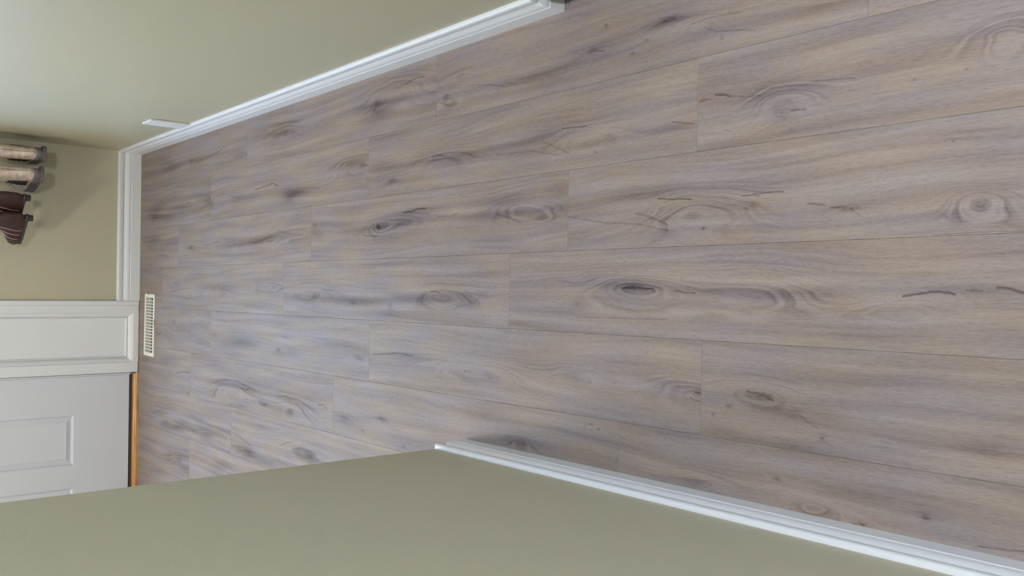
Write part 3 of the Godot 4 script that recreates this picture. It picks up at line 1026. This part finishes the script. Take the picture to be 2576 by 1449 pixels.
func build_shell() -> void:
	var t := 0.12
	# right wall, and the wall it turns into
	struct(box_obj("wall_right", Vector3(WALL_R, 0, WALL_B), Vector3(3.1, 2.44, CORNER_R), M.wall), "sage green painted wall at the top of the photo with pale daylight on it", "wall")
	var wb := start()
	box(wb, Vector3(-0.072, 0, WALL_B - t), Vector3(WALL_R + t, 2.44, WALL_B))
	box(wb, Vector3(-2.3, 0, WALL_B - t), Vector3(-1.660, 2.44, WALL_B))
	box(wb, Vector3(-1.660, 2.11, WALL_B - t), Vector3(-0.072, 2.44, WALL_B))
	struct(obj("wall_back", wb, M.wall), "olive green end wall beside the white entry door, behind the hanging boots", "wall")
	struct(box_obj("wall_left", Vector3(-2.3, 0, CORNER_L), Vector3(WALL_L, 2.44, 2.7), M.wall), "shaded sage green wall at the bottom of the photo ending in a corner", "wall")
	struct(box_obj("wall_entry", Vector3(-2.32, 0, WALL_B), Vector3(-2.2, 2.44, CORNER_L), M.wall), "sage green wall on the far side of the entry, hidden behind the left wall", "wall")
	struct(box_obj("wall_behind", Vector3(WALL_L, 0, 2.6), Vector3(3.1, 2.44, 2.72), M.wall), "sage green wall behind the camera", "wall")
	var ws := start()
	box(ws, Vector3(3.0, 0, CORNER_R), Vector3(3.12, 0.85, 2.6))
	box(ws, Vector3(3.0, 2.05, CORNER_R), Vector3(3.12, 2.44, 2.6))
	box(ws, Vector3(3.0, 0.85, CORNER_R), Vector3(3.12, 2.05, -0.1))
	box(ws, Vector3(3.0, 0.85, 1.5), Vector3(3.12, 2.05, 2.6))
	struct(obj("wall_window", ws, M.wall), "sage green wall with the room's window, outside the photo", "wall")
	struct(box_obj("ceiling", Vector3(-2.32, 2.44, -4.6), Vector3(3.12, 2.56, 2.72), M.ceiling), "plain white ceiling above the hall", "ceiling")
	var w3 := struct(put(Node3D.new(), "window_2"), "white framed window lighting the room behind the camera", "window")
	var fr := start()
	box(fr, Vector3(3.0, 0.85, -0.1), Vector3(3.08, 0.90, 1.5), 0.003)
	box(fr, Vector3(3.0, 2.00, -0.1), Vector3(3.08, 2.05, 1.5), 0.003)
	box(fr, Vector3(3.0, 0.90, -0.1), Vector3(3.08, 2.00, -0.05), 0.003)
	box(fr, Vector3(3.0, 0.90, 1.45), Vector3(3.08, 2.00, 1.5), 0.003)
	obj("window_frame", fr, M.trim, w3)
	box_obj("pane", Vector3(3.045, 0.90, -0.05), Vector3(3.050, 2.00, 1.45), M.glass, w3)
	# baseboards: flat foot, bead, groove and rounded lip
	var p := PackedVector2Array([Vector2(0.0, 0.0), Vector2(0.0126, 0.0), Vector2(0.0126, 0.0415), Vector2(0.0106, 0.0442), Vector2(0.0098, 0.0448), Vector2(0.0098, 0.0462), Vector2(0.0122, 0.0478), Vector2(0.0124, 0.0500)])
	for k in 7:
		var a := k / 6.0
		p.append(Vector2(0.0122 - 0.0062 * a * a, 0.0510 + 0.0185 * a))
	p.append_array(PackedVector2Array([Vector2(0.0050, 0.0715), Vector2(0.0050, 0.0745), Vector2(0.0072, 0.0770), Vector2(0.0088, 0.0790), Vector2(0.0096, 0.0830), Vector2(0.0096, 0.0850), Vector2(0.0108, 0.0862), Vector2(0.0112, 0.0910)]))
	for k in 6:
		var a2 := k / 5.0 * PI / 2
		p.append(Vector2(0.0040 + 0.0070 * cos(a2), 0.0940 + 0.0080 * sin(a2)))
	p.append(Vector2(0.0, 0.1020))
	struct(obj("baseboard_right", moulding(p, [Vector2(3.0, CORNER_R), Vector2(WALL_R, CORNER_R), Vector2(WALL_R, WALL_B)], Vector2.ZERO, Vector2(0, 1)), M.trim), "long white moulded baseboard under the bright right wall, running to an outer corner", "baseboard")
	struct(obj("baseboard_back", moulding(p, [Vector2(WALL_R, WALL_B), Vector2(-0.0612, WALL_B)], Vector2(-1, 0)), M.trim), "short white moulded baseboard under the end wall beside the door frame", "baseboard")
	struct(obj("baseboard_left", moulding(p, [Vector2(-2.2, CORNER_L), Vector2(WALL_L, CORNER_L), Vector2(WALL_L, 2.6)]), M.trim), "white moulded baseboard along the shaded wall at the bottom of the photo", "baseboard")

# a sidelight of stiles, rails, a moulded wooden panel below and glass above; s = -1 mirrors it about the door
func sidelight(called: String, x0: float, s: float, label: String) -> void:
	var f := -4.409
	var w := struct(put(Node3D.new(), called), label, "window")
	w.name = called
	var span := func(a: float, b: float) -> Vector2:
		return Vector2(minf(x0 + s * a, x0 + s * b), maxf(x0 + s * a, x0 + s * b))
	var parts := [["stile", -0.1180, -0.0824, 0.002, 2.10, 0.0015], ["stile", -0.3985, -0.3490, 0.002, 2.10, 0.0025], ["rail", -0.3490, -0.1180, 0.002, 0.028, 0.0005], ["rail", -0.3490, -0.1180, 0.680, 0.760, 0.0005], ["rail", -0.3490, -0.1180, 2.030, 2.10, 0.0005]]
	for q in parts:
		var xs: Vector2 = span.call(q[1], q[2])
		box_obj(q[0], Vector3(xs.x, q[3], -4.56), Vector3(xs.y, q[4], f), M.trim, w, q[5])
	var p: Vector2 = span.call(-0.3490, -0.1180)
	var pn := start()
	ring_of_slopes(pn, p.x, p.y, 0.0280, 0.6800, [Vector2(0, f - 0.0006), Vector2(0.002, f - 0.004), Vector2(0.006, f - 0.005), Vector2(0.012, f - 0.009), Vector2(0.019, f - 0.017), Vector2(0.0195, f - 0.024), Vector2(0.0210, f - 0.024), Vector2(0.0215, f - 0.019), Vector2(0.024, f - 0.019), Vector2(0.028, f - 0.026), Vector2(0.0285, f - 0.028), Vector2(0.034, f - 0.028)])
	obj("panel", pn, M.trim, w)
	var gf := start()
	ring_of_slopes_open(gf, p.x, p.y, 0.760, 2.030, [Vector2(0, f - 0.0006), Vector2(0.004, f - 0.005), Vector2(0.016, f - 0.018), Vector2(0.018, f - 0.140)])
	obj("moulding", gf, M.trim, w)
	box_obj("pane", Vector3(p.x + 0.018, 0.778, f - 0.136), Vector3(p.y - 0.018, 2.012, f - 0.130), M.glass, w)

# a picture-frame of sloping moulding round a rectangle: steps of (inset, z) from x0..x1, y0..y1
func ring_of_slopes(st: SurfaceTool, x0: float, x1: float, y0: float, y1: float, steps: Array) -> void:
	for i in steps.size() - 1:
		var a: Vector2 = steps[i]
		var b: Vector2 = steps[i + 1]
		var o := [Vector3(x0 + a.x, y0 + a.x, a.y), Vector3(x1 - a.x, y0 + a.x, a.y), Vector3(x1 - a.x, y1 - a.x, a.y), Vector3(x0 + a.x, y1 - a.x, a.y)]
		var n := [Vector3(x0 + b.x, y0 + b.x, b.y), Vector3(x1 - b.x, y0 + b.x, b.y), Vector3(x1 - b.x, y1 - b.x, b.y), Vector3(x0 + b.x, y1 - b.x, b.y)]
		for k in 4:
			var k2 := (k + 1) % 4
			var inward: Vector3 = [Vector3.UP, Vector3.LEFT, Vector3.DOWN, Vector3.RIGHT][k]
			var nn := (Vector3.BACK * (b.x - a.x) + inward * (a.y - b.y)).normalized()
			face(st, [o[k], o[k2], n[k2], n[k]], nn)
	var e: Vector2 = steps[-1]
	face(st, [Vector3(x0 + e.x, y0 + e.x, e.y), Vector3(x1 - e.x, y0 + e.x, e.y), Vector3(x1 - e.x, y1 - e.x, e.y), Vector3(x0 + e.x, y1 - e.x, e.y)], Vector3.BACK)

func build_entry() -> void:
	var f := -4.409                      # front of the frame
	var d := -4.436                      # face of the door
	# casing strip at the right edge of the frame
	var tr := struct(box_obj("trim_1", Vector3(-0.0822, 0.002, -4.50), Vector3(-0.0615, 2.14, f + 0.003), M.trim, self, 0.002), "narrow white casing strip edging the sidelight beside the end wall", "trim")
	tr.name = "trim_1"
	sidelight("window_1", 0.0, 1.0, "white sidelight with a recessed moulded panel between end wall and door")
	sidelight("window_3", -1.7385, -1.0, "second white sidelight on the far side of the door, hidden by the left wall")
	# door
	var dr := struct(put(Node3D.new(), "door_1"), "white panelled entry door above an oak threshold, partly behind the left wall", "door")
	var x0 := -1.327
	var x1 := -0.4112
	var y0 := 0.034
	var holes := [[-0.814, -0.586, 0.2755, 0.86], [-1.147, -0.919, 0.2755, 0.86]]
	var lf := start()
	var xs := [x0, -1.147, -0.919, -0.814, -0.586, x1]
	for k in 5:
		if k % 2 == 0:
			box(lf, Vector3(xs[k], y0, d - 0.044), Vector3(xs[k + 1], 2.075, d))
		else:
			box(lf, Vector3(xs[k], y0, d - 0.044), Vector3(xs[k + 1], 0.2755, d))
			box(lf, Vector3(xs[k], 0.86, d - 0.044), Vector3(xs[k + 1], 1.00, d))
			box(lf, Vector3(xs[k], 1.92, d - 0.044), Vector3(xs[k + 1], 2.075, d))
	obj("leaf", lf, M.door, dr)
	for h in holes:
		var st := start()
		ring_of_slopes(st, h[0], h[1], h[2], h[3], [Vector2(0, d), Vector2(0.003, d - 0.0030), Vector2(0.0075, d - 0.0110), Vector2(0.0095, d - 0.0115), Vector2(0.031, d - 0.0030), Vector2(0.032, d - 0.0045), Vector2(0.034, d - 0.0045)])
		obj("panel", st, M.door, dr)
		var gl := start()
		ring_of_slopes_open(gl, h[0], h[1], 1.00, 1.92, [Vector2(0, d), Vector2(0.012, d + 0.006), Vector2(0.022, d - 0.010), Vector2(0.022, d - 0.03)])
		obj("moulding", gl, M.door, dr)
		box_obj("pane", Vector3(h[0] + 0.02, 1.02, d - 0.026), Vector3(h[1] - 0.02, 1.90, d - 0.020), M.glass, dr)
	# weatherstrip seen as two fine lines, and the rubber sweep under the door
	box_obj("weatherstrip", Vector3(-0.4103, 0.030, -4.50), Vector3(-0.4022, 2.08, d + 0.003), M.door, dr, 0.001)
	box_obj("door_sweep", Vector3(x0, 0.0165, d - 0.030), Vector3(x1 + 0.001, y0 + 0.0005, d - 0.004), M.seal, dr, 0.002)
	var knob := put(Node3D.new(), "handle", dr)
	knob.position = Vector3(-1.26, 0.98, d)
	var kr := []
	for q in [[0.0, 0.030], [0.006, 0.030], [0.010, 0.012], [0.036, 0.011], [0.042, 0.022], [0.056, 0.027], [0.068, 0.020], [0.071, 0.006]]:
		var ring := PackedVector3Array()
		for k in 20:
			var a := -TAU * k / 20
			ring.append(Vector3(cos(a) * q[1], -sin(a) * q[1], q[0]))
		kr.append(ring)
	obj("knob", loft(kr), M.dark_metal, knob)
	# frame round the door
	struct(box_obj("trim_2", Vector3(-1.6770, 0.002, -4.50), Vector3(-1.6563, 2.14, f + 0.003), M.trim, self, 0.002), "narrow white casing strip beyond the second sidelight", "trim").name = "trim_2"
	struct(box_obj("trim_3", Vector3(-1.6563, 2.1005, -4.52), Vector3(-0.0824, 2.16, f), M.trim, self, 0.002), "white head casing above the entry door and sidelight", "trim").name = "trim_3"
	# oak threshold with two rounded ridges
	var pr := PackedVector2Array([Vector2(0.000, 0.0)])
	for k in 7:
		var a := PI - PI / 2 * k / 6.0
		pr.append(Vector2(0.008 + 0.008 * cos(a), 0.0065 + 0.0085 * sin(a)))
	for q in [[0.0120, 0.0146], [0.0140, 0.0128], [0.0155, 0.0132], [0.0175, 0.0158], [0.0200, 0.0176], [0.0240, 0.0184], [0.0300, 0.0188], [0.0700, 0.0188], [0.0700, 0.0]]:
		pr.append(Vector2(q[0], q[1]))
	var th := start()
	var zf := -4.4045
	var xa := -1.3300
	var xb := -0.3995
	for k in pr.size() - 1:
		var e: Vector2 = pr[k + 1] - pr[k]
		face(th, [Vector3(xa, pr[k].y, zf - pr[k].x), Vector3(xb, pr[k].y, zf - pr[k].x), Vector3(xb, pr[k + 1].y, zf - pr[k + 1].x), Vector3(xa, pr[k + 1].y, zf - pr[k + 1].x)], Vector3(0, e.x, e.y).normalized())
	var tri := Geometry2D.triangulate_polygon(pr)
	for s in [xa, xb]:
		for t in range(0, tri.size(), 3):
			var pts := []
			for j in 3:
				var q2: Vector2 = pr[tri[t + j]]
				pts.append(Vector3(s, q2.y, zf - q2.x))
			face(th, pts, Vector3.LEFT if s == xa else Vector3.RIGHT)
	struct(obj("trim_4", th, M.oak), "honey oak door threshold with two rounded ridges under the white door", "threshold").name = "trim_4"
	tag(box_obj("corner_seal_pad", Vector3(-0.4035, 0.0165, -4.4350), Vector3(-0.3990, 0.0300, -4.4060), M.seal, self, 0.001), "tiny dark rubber pad at the end of the oak threshold by the door frame", "seal")
	# doorstep outside
	struct(box_obj("trim_5", Vector3(-2.4, -0.12, -7.0), Vector3(1.0, -0.02, -4.76), paint(Color8(150, 148, 142), 0.9), self), "grey concrete doorstep outside the entry door", "doorstep").name = "trim_5"

func ring_of_slopes_open(st: SurfaceTool, x0: float, x1: float, y0: float, y1: float, steps: Array) -> void:
	for i in steps.size() - 1:
		var a: Vector2 = steps[i]
		var b: Vector2 = steps[i + 1]
		var o := [Vector3(x0 + a.x, y0 + a.x, a.y), Vector3(x1 - a.x, y0 + a.x, a.y), Vector3(x1 - a.x, y1 - a.x, a.y), Vector3(x0 + a.x, y1 - a.x, a.y)]
		var n := [Vector3(x0 + b.x, y0 + b.x, b.y), Vector3(x1 - b.x, y0 + b.x, b.y), Vector3(x1 - b.x, y1 - b.x, b.y), Vector3(x0 + b.x, y1 - b.x, b.y)]
		for k in 4:
			var k2 := (k + 1) % 4
			var inward: Vector3 = [Vector3.UP, Vector3.LEFT, Vector3.DOWN, Vector3.RIGHT][k]
			face(st, [o[k], o[k2], n[k2], n[k]], (Vector3.BACK * (b.x - a.x) + inward * (a.y - b.y)).normalized())

func build_lamp() -> void:
	for spec in [["entry", Vector3(-0.75, 2.44, -3.0), "lamp"], ["hall", Vector3(0.45, 2.44, 0.5), "hall_lamp"]]:
		var o := thing("ceiling_lamp", spec[1], "round white glass ceiling lamp over the %s" % ("entry door" if spec[0] == "entry" else "room behind the camera"), "lamp", "flush ceiling lamps")
		var pl := []
		var dm := []
		for q in [[-0.022, 0.160], [0.0, 0.165]]:
			pl.append(disc(q[0], q[1]))
		for k in 8:
			var a := PI / 2 * k / 7.0
			dm.append(disc(-0.022 - 0.075 * cos(a), maxf(0.004, 0.145 * sin(a))))
		obj("base", loft(pl), M.trim, o)
		obj("shade", loft(dm), M.bulb, o)
		var l := OmniLight3D.new()
		l.name = "lamp_light"
		l.position = Vector3(0, -0.13, 0)
		l.light_energy = DAY[spec[2]]
		l.light_color = Color(1.0, 0.955, 0.90) if spec[0] == "entry" else Color(0.94, 0.97, 1.0)
		l.light_size = 0.12
		l.omni_range = 12.0
		l.omni_attenuation = 2.0
		l.shadow_enabled = true
		o.add_child(l)

func disc(y: float, r: float) -> PackedVector3Array:
	var ring := PackedVector3Array()
	for k in 28:
		var a := -TAU * k / 28
		ring.append(Vector3(cos(a) * r, y, sin(a) * r))
	return ring

# a flat plate cut to an outline in x, z
func plate(st: SurfaceTool, outline: PackedVector2Array, y0: float, y1: float, bevel := 0.001) -> void:
	var tri := Geometry2D.triangulate_polygon(outline)
	for t in range(0, tri.size(), 3):
		var pts := []
		for j in 3:
			pts.append(Vector3(outline[tri[t + j]].x, y1, outline[tri[t + j]].y))
		face(st, pts, Vector3.UP)
	var ccw := Geometry2D.is_polygon_clockwise(outline)
	for k in outline.size():
		var a := outline[k]
		var b := outline[(k + 1) % outline.size()]
		var n := Vector2(b.y - a.y, a.x - b.x).normalized() * (-1.0 if ccw else 1.0)
		face(st, [Vector3(a.x, y0, a.y), Vector3(b.x, y0, b.y), Vector3(b.x, y1, b.y), Vector3(a.x, y1, a.y)], Vector3(n.x, 0, n.y))

func build_register() -> void:
	var o := thing("floor_register", Vector3(-0.1700, 0.0, -4.2580), "cream metal floor register with a row of slots in front of the door", "vent")
	o.rotation.y = deg_to_rad(-1.2)
	# outer size 0.286 x 0.134, opening 0.252 x 0.086 in 18 slots
	var hx := 0.143
	var hz := 0.0665
	var ox := 0.1260
	var oz := 0.0500
	var y0 := 0.0004
	var y1 := 0.0034
	var fr := start()
	plate(fr, PackedVector2Array([Vector2(ox, -hz), Vector2(hx - 0.003, -hz - 0.001), Vector2(hx, -hz + 0.004), Vector2(hx - 0.001, -0.018), Vector2(hx - 0.0055, -0.012), Vector2(hx, -0.002), Vector2(hx, hz - 0.002), Vector2(hx - 0.002, hz), Vector2(ox, hz)]), y0, y1)
	plate(fr, PackedVector2Array([Vector2(-ox, hz), Vector2(-hx + 0.002, hz + 0.001), Vector2(-hx, hz - 0.002), Vector2(-hx, -hz + 0.002), Vector2(-hx + 0.002, -hz), Vector2(-ox, -hz)]), y0, y1)
	plate(fr, PackedVector2Array([Vector2(-ox, -hz), Vector2(ox, -hz), Vector2(ox, -oz), Vector2(-ox, -oz)]), y0, y1)
	plate(fr, PackedVector2Array([Vector2(ox, hz), Vector2(0.034, hz - 0.0005), Vector2(0.031, hz - 0.006), Vector2(0.010, hz - 0.008), Vector2(0.006, hz - 0.004), Vector2(-0.012, hz - 0.0015), Vector2(-0.04, hz), Vector2(-ox, hz), Vector2(-ox, oz), Vector2(ox, oz)]), y0, y1)
	obj("frame", fr, M.cream, o)
	var pitch := 2 * ox / 18.0
	for k in range(1, 18):
		var x := -ox + pitch * k
		box_obj("bar", Vector3(x - 0.0021, 0.0006, -oz), Vector3(x + 0.0021, 0.0033, oz), M.cream, o, 0.0006)
	for k in 18:
		var x2 := -ox + pitch * (k + 0.5)
		var bl := start()
		var tilt := 0.0016
		face(bl, [Vector3(x2 - 0.0060, 0.0006 , -oz), Vector3(x2 + 0.0060, 0.0006 + tilt, -oz), Vector3(x2 + 0.0060, 0.0006 + tilt, oz * 0.55), Vector3(x2 - 0.0060, 0.0006, oz * 0.55)], Vector3(-tilt, 0.012, 0).normalized())
		obj("louver", bl, M.vent_blade, o)
	box_obj("duct_plate", Vector3(-ox, 0.0001, -oz), Vector3(ox, 0.0004, oz), M.vent_dark, o)
	var lv := start()
	box(lv, Vector3(ox - 0.011, 0.0008, -0.004), Vector3(ox - 0.005, 0.0042, 0.005), 0.0012)
	obj("lever", lv, M.white_strip, o)

func build_strip() -> void:
	var st := start()
	box(st, Vector3(0.6362, 0.1022, -3.598), Vector3(0.6436, 0.2515, -3.500), 0.0008)
	tag(obj("wood_strip", st, M.white_strip), "short flat white strip standing upright against the right wall on top of the baseboard", "strip")

func build_boots() -> void:
	var rail := 0.86
	var rack := thing("boot_rack", Vector3(0.35, rail, WALL_B), "pale wooden peg rail on the end wall that the boots hang from", "rack")
	box_obj("rail_board", Vector3(-0.30, 0.0, 0.0005), Vector3(0.28, 0.09, 0.018), M.rack_wood, rack, 0.003)
	winter_boot(Vector3(0.5616, 0.4611, -4.1700), deg_to_rad(88), "pale tan winter boot hanging nearest the right wall, grey heel towards us", rail)
	peg(rack, 0.5616, -4.1740)
	winter_boot(Vector3(0.4819, 0.4691, -4.1700), deg_to_rad(101), "pale tan winter boot beside the brown ankle boots, its dark lace hooks showing", rail)
	peg(rack, 0.4819, -4.1740)
	ankle_boot(Vector3(0.3001, 0.5075, -4.1700), deg_to_rad(125), "dark brown ankle boot with pink piping, in front and nearest the door", rail)
	peg(rack, 0.2941, -4.1740)
	ankle_boot(Vector3(0.3842, 0.5176, -4.1700), deg_to_rad(125), "dark brown ankle boot half hidden between its mate and the pale boots", rail)
	peg(rack, 0.3782, -4.1740)

func peg(rack: Node3D, x: float, z: float) -> void:
	obj("peg", cord([Vector3(x - 0.35, 0.0, 0.017), Vector3(x - 0.35, 0.0, z - WALL_B - 0.02), Vector3(x - 0.35, 0.003, z - WALL_B + 0.008), Vector3(x - 0.35, 0.020, z - WALL_B + 0.014)], 0.005), M.rack_wood, rack)

func build_cabinet() -> void:
	var o := thing("cabinet", Vector3(0.83, 0, -1.262), "dark brown wooden cabinet with a tapered foot standing beside the right baseboard corner", "cabinet")
	box_obj("body", Vector3(-0.180, 0.060, -0.19), Vector3(0.22, 0.80, 0.19), M.dark_wood, o, 0.003)
	box_obj("top", Vector3(-0.180, 0.80, -0.195), Vector3(0.235, 0.825, 0.205), M.dark_wood, o, 0.004)
	for x in [-0.161, 0.19]:
		for z in [-0.187, 0.16]:
			var rings := []
			for q in [[0.0, 0.0185], [0.003, 0.0190], [0.062, 0.0275]]:
				var ring := PackedVector3Array()
				for k in 16:
					var a := -TAU * k / 16
					ring.append(Vector3(x + cos(a) * q[1], q[0], z + sin(a) * q[1]))
				rings.append(ring)
			obj("foot", loft(rings), M.dark_wood, o)
	for k in 2:
		var dp := box_obj("door_panel", Vector3(-0.19 + 0.205 * k, 0.075, 0.1905), Vector3(0.008 + 0.205 * k, 0.785, 0.208), M.dark_wood, o, 0.003)
		box_obj("knob", Vector3(-0.015 + 0.04 * k, 0.42, 0.208), Vector3(-0.003 + 0.04 * k, 0.44, 0.224), M.dark_metal, dp, 0.003)
